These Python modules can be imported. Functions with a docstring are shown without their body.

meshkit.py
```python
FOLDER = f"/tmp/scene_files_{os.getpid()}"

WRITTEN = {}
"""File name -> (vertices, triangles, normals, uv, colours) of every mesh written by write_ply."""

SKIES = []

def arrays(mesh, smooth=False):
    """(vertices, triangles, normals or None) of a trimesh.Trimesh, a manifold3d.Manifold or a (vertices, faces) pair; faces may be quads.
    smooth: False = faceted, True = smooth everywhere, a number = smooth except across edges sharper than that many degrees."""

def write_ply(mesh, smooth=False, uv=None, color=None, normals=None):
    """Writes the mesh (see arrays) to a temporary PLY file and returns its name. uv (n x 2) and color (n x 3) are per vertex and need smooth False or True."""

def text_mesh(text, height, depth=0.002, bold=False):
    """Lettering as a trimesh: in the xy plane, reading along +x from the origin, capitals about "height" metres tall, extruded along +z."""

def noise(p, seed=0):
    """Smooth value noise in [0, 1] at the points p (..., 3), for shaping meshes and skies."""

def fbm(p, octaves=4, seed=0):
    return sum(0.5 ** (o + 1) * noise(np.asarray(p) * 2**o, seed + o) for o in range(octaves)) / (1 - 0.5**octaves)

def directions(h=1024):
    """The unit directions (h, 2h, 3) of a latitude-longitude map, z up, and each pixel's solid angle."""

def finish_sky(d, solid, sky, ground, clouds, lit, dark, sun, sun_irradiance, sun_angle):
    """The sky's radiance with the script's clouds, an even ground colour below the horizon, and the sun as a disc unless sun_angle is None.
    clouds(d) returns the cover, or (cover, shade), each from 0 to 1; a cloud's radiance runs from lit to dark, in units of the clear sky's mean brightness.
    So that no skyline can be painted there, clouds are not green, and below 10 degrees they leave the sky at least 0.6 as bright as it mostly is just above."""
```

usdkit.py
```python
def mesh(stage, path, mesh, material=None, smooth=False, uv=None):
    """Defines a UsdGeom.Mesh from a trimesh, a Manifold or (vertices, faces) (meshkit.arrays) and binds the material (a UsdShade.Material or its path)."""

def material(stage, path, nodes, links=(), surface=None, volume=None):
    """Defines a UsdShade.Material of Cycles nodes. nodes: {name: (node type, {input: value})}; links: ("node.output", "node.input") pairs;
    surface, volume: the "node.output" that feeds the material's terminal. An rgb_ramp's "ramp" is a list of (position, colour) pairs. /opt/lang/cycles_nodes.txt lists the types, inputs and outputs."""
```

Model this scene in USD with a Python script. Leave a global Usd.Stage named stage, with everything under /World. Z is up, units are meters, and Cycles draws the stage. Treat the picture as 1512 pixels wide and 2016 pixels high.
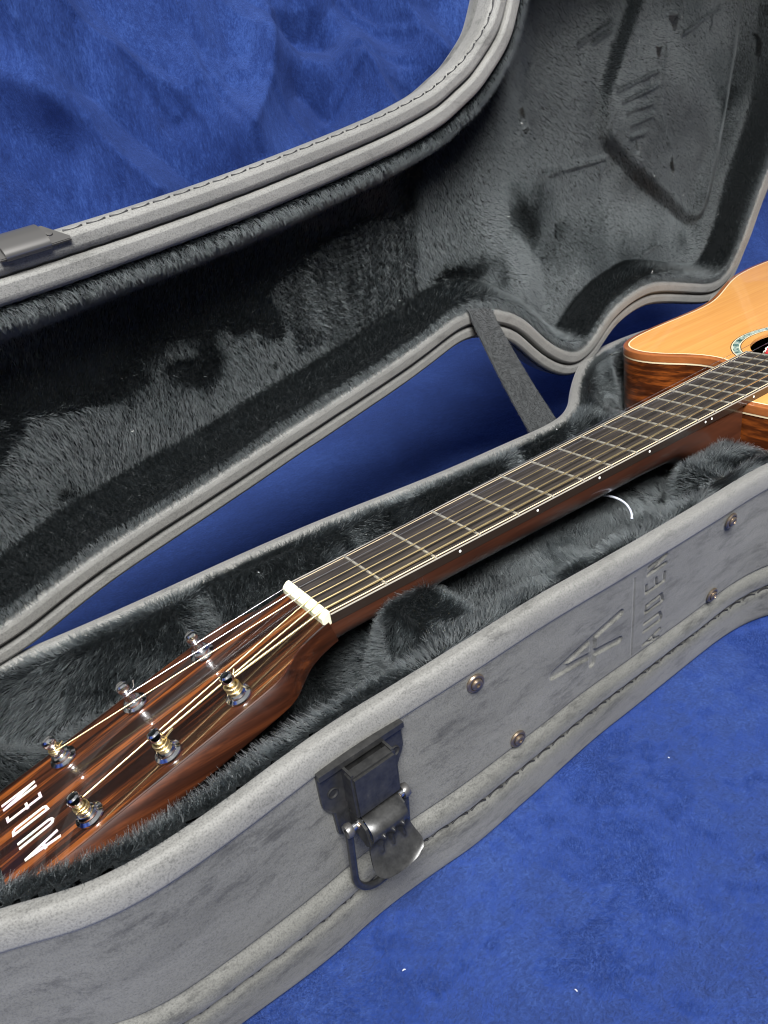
import math, random
import numpy as np
import trimesh, shapely, usdkit, meshkit
from shapely.geometry import Polygon, LineString, Point
from scipy.interpolate import CubicSpline, PchipInterpolator
from scipy.spatial import cKDTree
from pxr import Usd, UsdGeom, UsdLux, UsdShade, Gf, Vt, Sdf

rng = np.random.default_rng(7)
random.seed(7)
stage = Usd.Stage.CreateInMemory()
UsdGeom.SetStageUpAxis(stage, 'Z')
UsdGeom.SetStageMetersPerUnit(stage, 1.0)
UsdGeom.Xform.Define(stage, '/World')
UsdGeom.Scope.Define(stage, '/World/Looks')

# ------------------------------------------------------------------ camera
EYE = np.array([-0.1404, -0.3196, 0.3461])
FWD = np.array([0.4650, 0.7610, -0.4530]); FWD /= np.linalg.norm(FWD)
RIGHT = np.array([0.8079, -0.5739, -0.1349]); RIGHT -= FWD * (RIGHT @ FWD); RIGHT /= np.linalg.norm(RIGHT)
UP = np.cross(RIGHT, FWD)
cam = UsdGeom.Camera.Define(stage, '/World/camera')
cam.AddTransformOp().Set(Gf.Matrix4d(*RIGHT, 0, *UP, 0, *(-FWD), 0, *EYE, 1))
cam.CreateHorizontalApertureAttr(24.0); cam.CreateVerticalApertureAttr(32.0)
cam.CreateFocalLengthAttr(24.0 * 1490 / 1512)
cam.CreateClippingRangeAttr(Gf.Vec2f(0.01, 50))
cam.CreateFStopAttr(26.0); cam.CreateFocusDistanceAttr(0.50)
cam.CreateExposureAttr(0.0)

# ------------------------------------------------------------------ light
usdkit.material(stage, '/World/Looks/room_light', {'b': ('background_shader', {'color': (0.93, 0.97, 1.0), 'strength': 0.27})}, surface='b.background')
dome = UsdLux.DomeLight.Define(stage, '/World/room_light')
UsdShade.MaterialBindingAPI.Apply(dome.GetPrim()).Bind(UsdShade.Material.Get(stage, '/World/Looks/room_light'))


def rect_light(name, pos, at, w, h, intensity, color):
    l = UsdLux.RectLight.Define(stage, '/World/' + name)
    z = np.array(pos, float) - np.array(at, float); z /= np.linalg.norm(z)
    x = np.cross([0, 1, 0] if abs(z[2]) > .9 else [0, 0, 1], z); x /= np.linalg.norm(x); y = np.cross(z, x)
    l.AddTransformOp().Set(Gf.Matrix4d(*x, 0, *y, 0, *z, 0, *map(float, pos), 1))
    l.CreateWidthAttr(w); l.CreateHeightAttr(h); l.CreateIntensityAttr(intensity); l.CreateColorAttr(Gf.Vec3f(*color))


rect_light('front_lamp', (-.45, -1.08, 1.82), (0.1, 0.1, 0.15), 1.0, .8, 58.0, (1, .99, .975))

# ------------------------------------------------------------------ materials


def mat(name, nodes, links=(), surface='p.BSDF'):
    return usdkit.material(stage, '/World/Looks/' + name, nodes, links, surface=surface)


def simple(name, color, rough=.5, metal=0., **kw):
    return mat(name, {'p': ('principled_bsdf', {'base_color': color, 'roughness': rough, 'metallic': metal, **kw})})


# grey nubuck of the case: mottled, dark rubbed streaks, fine grain
def nubuck(name, ramp, scuff):
    return mat(name, {
        'g': ('geometry', {}), 'm': ('mapping', {'scale': (7, 22, 30)}), 'm3': ('mapping', {'scale': (20, 44, 56), 'rotation': (0, .5, 0)}),
        'n': ('noise_texture', {'scale': 1.6, 'detail': 5, 'roughness': .6}), 's': ('noise_texture', {'scale': 1.5, 'detail': 10, 'roughness': .82}),
        'r': ('rgb_ramp', {'ramp': ramp}), 'sr': ('rgb_ramp', {'ramp': scuff}),
        'f': ('noise_texture', {'scale': 1300, 'detail': 3, 'roughness': .7}), 'fr': ('rgb_ramp', {'ramp': [(.34, (.50, .50, .50)), (.5, (1, 1, 1)), (.68, (1.16, 1.16, 1.16))]}),
        'x': ('mix_color', {'blend_type': 'multiply', 'fac': .85, 'use_clamp': False}), 'x2': ('mix_color', {'blend_type': 'multiply', 'fac': .8}),
        'b': ('bump', {'strength': .45, 'distance': .0005}),
        'p': ('principled_bsdf', {'roughness': .62, 'specular_ior_level': .4, 'sheen_weight': .12, 'sheen_roughness': .5})},
        [('g.position', 'm.vector'), ('g.position', 'm3.vector'), ('m.vector', 'n.vector'), ('m3.vector', 's.vector'), ('g.position', 'f.vector'), ('n.fac', 'r.fac'), ('s.fac', 'sr.fac'), ('f.fac', 'fr.fac'),
         ('r.color', 'x.a'), ('fr.color', 'x.b'), ('x.result', 'x2.a'), ('sr.color', 'x2.b'), ('x2.result', 'p.base_color'), ('f.fac', 'b.height'), ('b.normal', 'p.normal')])


M_CASE = nubuck('grey_nubuck', [(.25, (.074, .0735, .066)), (.5, (.098, .0972, .0875)), (.75, (.122, .121, .110))], [(.35, (.22, .22, .22)), (.43, (.60, .60, .60)), (.485, (1, 1, 1)), (.66, (1.22, 1.22, 1.22))])
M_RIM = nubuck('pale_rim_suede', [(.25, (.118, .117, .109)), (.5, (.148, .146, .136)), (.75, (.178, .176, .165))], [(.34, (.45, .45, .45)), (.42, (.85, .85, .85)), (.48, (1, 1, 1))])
M_FURBASE = mat('plush_backing', {'p': ('principled_bsdf', {'base_color': (.006, .007, .0075), 'roughness': 1, 'specular_ior_level': .1})})
M_FUR = mat('plush_pile', {
    'h': ('principled_hair_bsdf', {'parametrization': 'Direct coloring', 'color': (.056, .071, .0765), 'roughness': .22, 'radial_roughness': .5, 'random_roughness': .4}),
    'd': ('diffuse_bsdf', {'color': (.0085, .011, .012)}), 'm': ('mix_closure', {'fac': .35})},
    [('h.BSDF', 'm.closure1'), ('d.BSDF', 'm.closure2')], surface='m.closure')
M_STRAP = mat('strap_fabric', {
    'g': ('geometry', {}), 'n': ('noise_texture', {'scale': 260, 'detail': 4, 'roughness': .8}),
    'r': ('rgb_ramp', {'ramp': [(.3, (.010, .011, .012)), (.7, (.036, .040, .041))]}), 'b': ('bump', {'strength': .5, 'distance': .001}),
    'p': ('principled_bsdf', {'roughness': .9, 'sheen_weight': .3})},
    [('g.position', 'n.vector'), ('n.fac', 'r.fac'), ('r.color', 'p.base_color'), ('n.fac', 'b.height'), ('b.normal', 'p.normal')])
M_VELVET = mat('blue_velvet', {
    'g': ('geometry', {}), 'n': ('noise_texture', {'scale': 7, 'detail': 4, 'roughness': .6, 'distortion': .4}), 'ms': ('mapping', {'scale': (1.6, 1.6, .45)}),
    'n2': ('noise_texture', {'scale': 300, 'detail': 4, 'roughness': .8}), 'n3': ('noise_texture', {'scale': 75, 'detail': 6, 'roughness': .78}),
    'a0': ('math', {'math_type': 'multiply', 'value2': .38}), 'a': ('math', {'math_type': 'multiply_add', 'value2': .42}), 'a2': ('math', {'math_type': 'multiply_add', 'value2': .40}),
    'r': ('rgb_ramp', {'ramp': [(.40, (.005, .013, .070)), (.60, (.0145, .038, .165)), (.80, (.044, .096, .32))]}),
    'b': ('bump', {'strength': .8, 'distance': .0022}), 'b2': ('bump', {'strength': .5, 'distance': .005}),
    'p': ('principled_bsdf', {'roughness': .85, 'specular_ior_level': .15, 'sheen_weight': .22, 'sheen_roughness': .45, 'sheen_tint': (.22, .36, 1)})},
    [('g.position', 'n.vector'), ('g.position', 'ms.vector'), ('ms.vector', 'n2.vector'), ('ms.vector', 'n3.vector'), ('n.fac', 'a0.value1'), ('n2.fac', 'a.value1'), ('a0.value', 'a.value3'), ('n3.fac', 'a2.value1'), ('a.value', 'a2.value3'),
     ('a2.value', 'r.fac'), ('r.color', 'p.base_color'), ('n3.fac', 'b2.height'), ('b2.normal', 'b.normal'), ('n2.fac', 'b.height'), ('b.normal', 'p.normal')])
M_VPILE = simple('velvet_pile', (.019, .048, .215), .6, 0., specular_ior_level=.15)
M_FUZZ = simple('strap_fibre', (.022, .024, .025), .6)
M_THREAD = simple('dark_thread', (.012, .012, .013), .6)
M_BLACK = mat('black_metal', {
    'g': ('geometry', {}), 'n': ('noise_texture', {'scale': 180, 'detail': 5, 'roughness': .7}),
    'r': ('rgb_ramp', {'ramp': [(.35, (.012, .012, .012)), (.64, (.022, .022, .0215)), (.78, (.06, .056, .050))]}),
    'q': ('map_range', {'from_min': .3, 'from_max': .8, 'to_min': .26, 'to_max': .42}), 'b': ('bump', {'strength': .15, 'distance': .0004}),
    'p': ('principled_bsdf', {'metallic': .0, 'specular_ior_level': .5})},
    [('g.position', 'n.vector'), ('n.fac', 'r.fac'), ('r.color', 'p.base_color'), ('n.fac', 'q.value'), ('q.result', 'p.roughness'), ('n.fac', 'b.height'), ('b.normal', 'p.normal')])
M_CHROME = simple('chrome', (.90, .90, .91), .13, 1.)
M_GUN = simple('worn_metal', (.16, .155, .15), .34, .8)
M_STEEL = simple('plain_steel', (.78, .78, .80), .22, 1.)
M_NICKEL = simple('fret_nickel', (.56, .53, .45), .28, .7)
M_BRONZE = simple('wound_bronze', (.86, .69, .37), .36, 1.)
M_RIVET = simple('antique_rivet', (.30, .235, .17), .3, .9)
M_BONE = simple('nut_bone', (.80, .74, .52), .35, 0., subsurface_weight=.15)
M_CREAM = simple('cream_purfling', (.78, .64, .42), .3)
M_EDGEGLINT = simple('edge_highlight', (.38, .35, .30), .3)  # pale colour standing in for the highlight along the fretboard edges
M_WHITE = simple('white_dot', (.85, .84, .80), .3)
M_DARKBIND = simple('dark_binding', (.022, .015, .012), .22, 0., coat_weight=.4)
M_BLACKHOLE = simple('black_hole', (.005, .005, .005), .7)
M_PEARL = mat('pearl_inlay', {
    'g': ('geometry', {}), 'n': ('noise_texture', {'scale': 90, 'detail': 2}),
    'r': ('rgb_ramp', {'ramp': [(.3, (.50, .60, .55)), (.48, (.70, .66, .55)), (.6, (.68, .52, .60)), (.75, (.50, .62, .60))]}),
    'p': ('principled_bsdf', {'roughness': .25, 'coat_weight': 1., 'coat_roughness': .04})},
    [('g.position', 'n.vector'), ('n.fac', 'r.fac'), ('r.color', 'p.base_color')])
M_ABALONE = mat('abalone', {
    'g': ('texture_coordinate', {}), 'n': ('noise_texture', {'scale': 160, 'detail': 3, 'distortion': 1.5}),
    'r': ('rgb_ramp', {'ramp': [(.3, (.02, .03, .03)), (.45, (.10, .20, .18)), (.58, (.55, .62, .52)), (.75, (.12, .14, .2))]}),
    'p': ('principled_bsdf', {'roughness': .25, 'coat_weight': 1., 'coat_roughness': .04})},
    [('g.object', 'n.vector'), ('n.fac', 'r.fac'), ('r.color', 'p.base_color')])


def wood(name, stretch, scale, ramp, rough, coat, fine=(4, 900, 900), fine_amt=.35, bump=.0, detail=5, warp=.25):
    return mat(name, {
        'g': ('texture_coordinate', {}), 'm': ('mapping', {'scale': stretch}), 'n': ('noise_texture', {'scale': scale, 'detail': detail, 'roughness': .62, 'distortion': warp}),
        'm2': ('mapping', {'scale': fine}), 'n2': ('noise_texture', {'scale': 1, 'detail': 2}), 'r': ('rgb_ramp', {'ramp': ramp}),
        'x': ('mix_color', {'blend_type': 'overlay', 'fac': fine_amt}), 'b': ('bump', {'strength': bump, 'distance': .0004}),
        'p': ('principled_bsdf', {'roughness': rough, 'coat_weight': coat, 'coat_roughness': .025})},
        [('g.object', 'm.vector'), ('m.vector', 'n.vector'), ('g.object', 'm2.vector'), ('m2.vector', 'n2.vector'), ('n.fac', 'r.fac'), ('r.color', 'x.a'), ('n2.fac', 'x.b'),
         ('x.result', 'p.base_color'), ('n2.fac', 'b.height'), ('b.normal', 'p.normal')])


M_HEAD = wood('headstock_veneer', (.9, 120, 20), 1.0, [(.30, (.006, .0025, .002)), (.45, (.011, .004, .0025)), (.50, (.050, .014, .005)), (.55, (.020, .006, .003)), (.60, (.15, .042, .009)), (.645, (.17, .05, .011)), (.67, (.035, .010, .004)), (.75, (.012, .004, .002))], .3, 1., (7, 1500, 400), .45, 0., 6, .04)
M_NECK = wood('neck_mahogany', (5, 60, 60), 1.0, [(.3, (.030, .010, .006)), (.7, (.085, .028, .014))], .35, .6, (30, 900, 900), .35)
M_HEADSIDE = wood('headstock_mahogany', (3, 130, 130), 1.0, [(.3, (.010, .0035, .002)), (.52, (.032, .009, .004)), (.66, (.075, .021, .007)), (.8, (.03, .009, .004))], .35, .8, (20, 900, 900), .5)
M_EBONY = wood('fretboard_ebony', (18, 420, 420), 1.0, [(.35, (.013, .011, .010)), (.55, (.034, .028, .024)), (.7, (.060, .050, .043))], .5, 0., (70, 2200, 2200), .55, .25)
M_SPRUCE = wood('amber_top', (3, 330, 3), 1.0, [(.3, (.56, .25, .060)), (.55, (.62, .295, .078)), (.75, (.68, .34, .10))], .5, .55, (14, 120, 14), .15)
M_SIDE = wood('figured_mahogany', (26, 26, 170), 1.0, [(.28, (.022, .005, .002)), (.48, (.065, .016, .004)), (.62, (.23, .058, .010)), (.8, (.05, .013, .004))], .3, 1., (160, 160, 800), .4)
M_BIND = wood('mahogany_binding', (30, 30, 200), 1., [(.3, (.24, .075, .022)), (.7, (.36, .12, .035))], .3, 1., (200, 200, 500), .2)
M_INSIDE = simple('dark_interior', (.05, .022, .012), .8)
M_RED = simple('red_cloth', (.62, .025, .035), .55)
M_CORD = simple('pale_cord', (.42, .45, .52), .6)
M_LINT = simple('lint', (.75, .75, .74), .7)

# ------------------------------------------------------------------ scene helpers
used = {}


def path_for(name, parent='/World'):
    base = f'{parent}/{name}'
    k = used.get(base, 0); used[base] = k + 1
    return base if k == 0 else f'{base}_{k:03d}'


def tag(prim, label=None, category=None, group=None, kind=None):
    for k, v in (('label', label), ('category', category), ('group', group), ('kind', kind)):
        if v: prim.SetCustomDataByKey(k, v)
    return prim


def xf(name, parent='/World', loc=None, roty=None):
    x = UsdGeom.Xform.Define(stage, path_for(name, parent))
    if loc is not None: x.AddTranslateOp().Set(Gf.Vec3d(*map(float, loc)))
    if roty is not None: x.AddRotateYOp().Set(float(roty))
    return str(x.GetPath())


def add(name, mesh, material, parent='/World', smooth=30, **tags):
    m = usdkit.mesh(stage, path_for(name, parent), mesh, material, smooth=smooth)
    tag(m.GetPrim(), **tags)
    return str(m.GetPath())


def join(ms):
    return trimesh.util.concatenate([trimesh.Trimesh(np.asarray(m.vertices), np.asarray(m.faces), process=False) if isinstance(m, trimesh.Trimesh) else trimesh.Trimesh(*m, process=False) for m in ms])


def grid_mesh(P, close_u=False, close_v=False):
    P = np.asarray(P, float); a, b = P.shape[:2]
    i = np.arange(a if close_u else a - 1); j = np.arange(b if close_v else b - 1)
    I, J = np.meshgrid(i, j, indexing='ij'); I2, J2 = (I + 1) % a, (J + 1) % b
    q = np.stack([I * b + J, I2 * b + J, I2 * b + J2, I * b + J2], -1).reshape(-1, 4)
    f = np.vstack([q[:, [0, 1, 2]], q[:, [0, 2, 3]]])
    return trimesh.Trimesh(P.reshape(-1, 3), f, process=False)


def tube(pts, r, sides=10, caps=True):
    p = np.asarray(pts, float); n = len(p); r = np.broadcast_to(r, (n,))
    t = np.gradient(p, axis=0); t /= np.linalg.norm(t, axis=1, keepdims=True) + 1e-12
    a = np.zeros_like(p); ref = np.array([0, 0, 1.]) if abs(t[0, 2]) < .9 else np.array([1., 0, 0])
    for k in range(n):
        ref = ref - t[k] * (ref @ t[k]); ref /= np.linalg.norm(ref); a[k] = ref
    b = np.cross(t, a); ang = np.arange(sides) * 2 * np.pi / sides
    V = p[:, None] + r[:, None, None] * (np.cos(ang)[None, :, None] * a[:, None] + np.sin(ang)[None, :, None] * b[:, None])
    m = grid_mesh(V, close_v=True)
    if caps:
        v = np.vstack([m.vertices, p[0], p[-1]]); k = len(m.vertices); s = np.arange(sides)
        f = np.vstack([m.faces, np.c_[np.full(sides, k), s, (s + 1) % sides], np.c_[np.full(sides, k + 1), (n - 1) * sides + (s + 1) % sides, (n - 1) * sides + s]])
        m = trimesh.Trimesh(v, f, process=False)
    return m


def lathe(profile, sections=28):
    return trimesh.creation.revolve(np.asarray(profile, float), sections=sections)


def frame(mesh, o, ex, ey, ez):
    m = mesh.copy(); v = np.asarray(m.vertices)
    m.vertices = np.asarray(o) + v[:, :1] * np.asarray(ex) + v[:, 1:2] * np.asarray(ey) + v[:, 2:] * np.asarray(ez)
    return m


def extrude(poly, h, z0=0.):
    ms = []
    for g in getattr(poly, 'geoms', [poly]):
        m = trimesh.creation.extrude_polygon(g, h, engine='earcut'); m.apply_translation([0, 0, z0]); ms.append(m)
    return join(ms)


def bevel_plate(poly, h, b):
    """A plate with a chamfered upper edge."""
    poly = poly.simplify(1e-5)
    rings = np.asarray(poly.exterior.coords)[:-1]
    inner = poly.buffer(-b, join_style=2)
    lo = extrude(poly, h - b)
    if inner.is_empty or inner.geom_type != 'Polygon' or len(inner.exterior.coords) - 1 != len(rings):
        return join([lo, extrude(inner, b, h - b)]) if not inner.is_empty else lo
    ir = np.asarray(inner.exterior.coords)[:-1]
    k = np.argmin(np.linalg.norm(ir - rings[0], axis=1)); ir = np.roll(ir, -k, 0)
    if np.linalg.norm(ir - rings, axis=1).max() > 6 * b:
        return join([lo, extrude(inner, b, h - b)])
    n = len(rings)
    side = grid_mesh(np.stack([np.c_[rings, np.full(n, h - b)], np.c_[ir, np.full(n, h)]], 1), close_u=True)
    cap = extrude(inner, 1e-4, h - 1e-4)
    return join([lo, side, cap])


def smooth01(x):
    x = np.clip(x, 0, 1); return x * x * (3 - 2 * x)


def closed_spline(pts, n=4000):
    p = np.asarray(pts, float); p = np.vstack([p, p[:1]])
    s = np.r_[0, np.cumsum(np.linalg.norm(np.diff(p, axis=0), axis=1) ** .5)]
    c = CubicSpline(s, p, bc_type='periodic')(np.linspace(0, s[-1], n + 1)[:-1])
    return c


def resample(c, step_fn):
    """Closed curve c (fine) at spacing step_fn(point)."""
    d = np.linalg.norm(np.roll(c, -1, 0) - c, axis=1)
    rate = d / np.array([step_fn(q) for q in c]); s = np.r_[0, np.cumsum(rate)]
    n = max(int(round(s[-1])), 8); at = np.linspace(0, s[-1], n + 1)[:-1]
    cc = np.vstack([c, c[:1]])
    return np.stack([np.interp(at, s, cc[:, k]) for k in range(c.shape[1])], 1)


def inward(c):
    t = np.roll(c, -1, 0) - np.roll(c, 1, 0); t /= np.linalg.norm(t, axis=1, keepdims=True)
    n = np.c_[-t[:, 1], t[:, 0]]
    area = np.sum(c[:, 0] * np.roll(c[:, 1], -1) - np.roll(c[:, 0], -1) * c[:, 1])
    return n if area > 0 else -n


def seg_dist(P, segs):
    d = np.full(len(P), 9.)
    for a, b in segs:
        a, b = np.asarray(a, float), np.asarray(b, float); ab = b - a
        t = np.clip(((P - a) @ ab) / (ab @ ab), 0, 1)
        d = np.minimum(d, np.linalg.norm(P - a - t[:, None] * ab, axis=1))
    return d


def polysegs(lines):
    return [(l[i], l[i + 1]) for l in lines for i in range(len(l) - 1)]


def pile(name, V, F, parent, per_m2, length, width, lean, comb, material, label=None, keep=None, curl=.25, seed=1, jitter=.35, nvert=4, tipw=.35):
    """Short fibres standing on a mesh. comb(points) gives the way they are brushed (in space), lean how far."""
    g = np.random.default_rng(seed)
    a, b, c = V[F[:, 0]], V[F[:, 1]], V[F[:, 2]]
    cr = np.cross(b - a, c - a); ar = np.linalg.norm(cr, axis=1) / 2
    cen = (a + b + c) / 3
    wgt = ar * (keep(cen) if keep is not None else 1.)
    n = int(wgt.sum() * per_m2)
    fi = np.searchsorted(np.cumsum(wgt), g.random(n) * wgt.sum()); fi = np.minimum(fi, len(F) - 1)
    u, v = g.random(n), g.random(n); m = u + v > 1; u[m], v[m] = 1 - u[m], 1 - v[m]
    p = a[fi] + u[:, None] * (b - a)[fi] + v[:, None] * (c - a)[fi]
    nn = cr[fi] / (2 * ar[fi, None] + 1e-15)
    d, amt = comb(p, nn)
    d = d - nn * np.sum(d * nn, 1, keepdims=True)
    d = d / (np.linalg.norm(d, axis=1, keepdims=True) + 1e-9)
    th = lean * amt
    rnd = g.normal(size=(n, 3)) * jitter
    d0 = nn * np.cos(th)[:, None] + d * np.sin(th)[:, None] + rnd
    d0 /= np.linalg.norm(d0, axis=1, keepdims=True)
    L = length * (.7 + .5 * g.random(n))
    t = np.linspace(0, 1, nvert)
    bend = (d * np.sin(th)[:, None] + g.normal(size=(n, 3)) * curl)
    pts = p[:, None] - nn[:, None] * .0004 + d0[:, None] * (L[:, None] * t)[..., None] + bend[:, None] * (L[:, None] * (t ** 2) * .35)[..., None]
    w = width * (1 - (1 - tipw) * t)
    cv = UsdGeom.BasisCurves.Define(stage, path_for(name, parent))
    cv.CreateTypeAttr('linear'); cv.CreateWrapAttr('nonperiodic')
    cv.CreatePointsAttr(Vt.Vec3fArray.FromNumpy(pts.reshape(-1, 3).astype(np.float32)))
    cv.CreateCurveVertexCountsAttr(Vt.IntArray.FromNumpy(np.full(n, nvert, np.int32)))
    cv.CreateWidthsAttr(Vt.FloatArray.FromNumpy(np.tile(w, n).astype(np.float32))); cv.SetWidthsInterpolation('vertex')
    UsdShade.MaterialBindingAPI.Apply(cv.GetPrim()).Bind(material)
    tag(cv.GetPrim(), label=label, kind='stuff')
    return n


def nz(P, s, seed=0, oct=3):
    return meshkit.fbm(np.asarray(P) * s + 50.3, oct, seed)


# ================================================================== the velvet cloth: floor sweeping up into a backdrop
BN = np.array([.25, 1, 0]) / math.hypot(.25, 1); BT = np.array([1, -.25, 0]) / math.hypot(.25, 1)


def build_cloth():
    th = math.radians(70.7); R = .16; t0 = .735
    # arc-length profile: t (horizontal along BN), z
    tt, zz = [], []
    for s in np.r_[np.linspace(-1.1, t0, 170)]: tt.append(s); zz.append(0.)
    for k in np.linspace(0, th, 26)[1:]: tt.append(t0 + R * math.sin(k)); zz.append(R * (1 - math.cos(k)))
    e = (tt[-1], zz[-1])
    for s in np.r_[np.linspace(0, .62, 240)[1:], np.linspace(.62, 1.15, 30)[1:]]: tt.append(e[0] + s * math.cos(th)); zz.append(e[1] + s * math.sin(th))
    tt, zz = np.array(tt), np.array(zz)
    uu = np.r_[np.linspace(-1.6, -.5, 40)[:-1], np.linspace(-.5, 0, 60)[:-1], np.linspace(0, 1.1, 420), np.linspace(1.1, 2.6, 70)[1:]]
    P = uu[:, None, None] * BT + tt[None, :, None] * BN + zz[None, :, None] * np.array([0, 0, 1.])
    g = np.gradient(np.c_[tt, zz], axis=0); nrm = (-g[:, 1:] * BN + g[:, :1] * np.array([0, 0, 1.])); nrm /= np.linalg.norm(nrm, axis=1, keepdims=True)
    flat = P.reshape(-1, 3)
    X = flat[:, [0, 2]]
    h = np.zeros(len(flat))
    up = smooth01((flat[:, 2] - .05) / .2)
    creases = [[(.421, .567), (.423, .426), (.456, .314)], [(.557, .532), (.513, .423), (.457, .353)], [(.513, .423), (.564, .33)], [(.564, .539), (.597, .49), (.633, .482)],
               [(.667, .444), (.589, .362)], [(.668, .459), (.692, .361)], [(.666, .452), (.746, .419)], [(.148, .453), (.232, .392), (.294, .293)], [(.685, .543), (.721, .493), (.763, .469)],
               [(.569, .416), (.599, .377)], [(.25, .62), (.31, .5), (.36, .40)], [(.80, .60), (.76, .50), (.79, .42)]]
    for k, l in enumerate(creases):
        d = seg_dist(X, polysegs([l])); sg = 1 if k % 3 else -1
        h += up * sg * (.0075 * np.exp(-(d / .0075) ** 2) + .034 * np.exp(-(d / .030) ** 2) * (1 if k % 2 else -.6))
    # crumpled facets with crisp creases between them
    gr = np.random.default_rng(23)
    for n_, c_, sg in ((46, 5.5, -1), (90, 4.5, 1)):
        pc = np.c_[gr.uniform(-.1, 1.2, n_), gr.uniform(0, .9, n_)]; sel = up > 0
        Xs = np.c_[X[sel, 0] + .45 * X[sel, 1], X[sel, 1] * .62]; pq = np.c_[pc[:, 0] + .45 * pc[:, 1], pc[:, 1] * .62]
        best = np.full(len(Xs), -9.)
        for q in pq: best = np.maximum(best, 2 * c_ * (Xs @ q) - c_ * (q @ q))
        msk = smooth01((nz(np.c_[X[sel], 0 * X[sel, 0]], 5, 90 + n_, 2) - .36) * 4)
        h[sel] += sg * up[sel] * (best - c_ * (Xs ** 2).sum(1)) * msk
    # broad soft folds in the hanging part, faint undulation on the floor
    h += up * .034 * (nz(np.c_[X[:, 0] * 1.0 + X[:, 1] * .5, X[:, 1] * .45, 0 * h], 7, 3, 2) - .5) * 2
    h += up * .016 * np.abs(nz(np.c_[X[:, 0] - X[:, 1] * .4, X[:, 1] * .5, 0 * h], 16, 5, 2) - .5) * 2
    h += (1 - up) * .0012 * (nz(flat, 14, 8, 2) - .5) * smooth01((flat[:, 1] - .16) / .1)
    # floor wrinkles to the far right, behind the guitar body
    h += (1 - up) * .010 * smooth01((flat[:, 0] - .55) / .2) * smooth01((flat[:, 1] - .3) / .1) * (np.abs(nz(flat, 9, 12, 2) - .5) * 2)
    flat = flat + np.tile(nrm, (len(uu), 1)) * h[:, None]
    return grid_mesh(flat.reshape(len(uu), len(tt), 3))


cloth = build_cloth()
CLOTH = add('velvet_cloth', cloth, M_VELVET, smooth=True, label='blue velvet cloth under the open case and rising creased behind it', category='cloth', kind='structure')

CV, CF = np.asarray(cloth.vertices), np.asarray(cloth.faces)


def comb_cloth(p, n):
    a = nz(p, 11, 61, 3) * 12; q = .45 * nz(p, 24, 63, 3) + .55 * nz(p, 130, 65, 3)
    return np.c_[np.cos(a), np.sin(a), 0 * a] + np.array([.2, .2, 0]), .10 + 1.5 * smooth01((q - .36) / .26)


pile('velvet_nap', CV, CF, CLOTH, 2.6e6, .0019, .00020, 1.0, comb_cloth, M_VPILE, seed=11, nvert=3, curl=.12, jitter=.2,
     keep=lambda c: ((c[:, 0] > -.13) & (c[:, 0] < .46) & (c[:, 1] < -.075) & (c[:, 1] > -.30)) * 1.)

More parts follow.
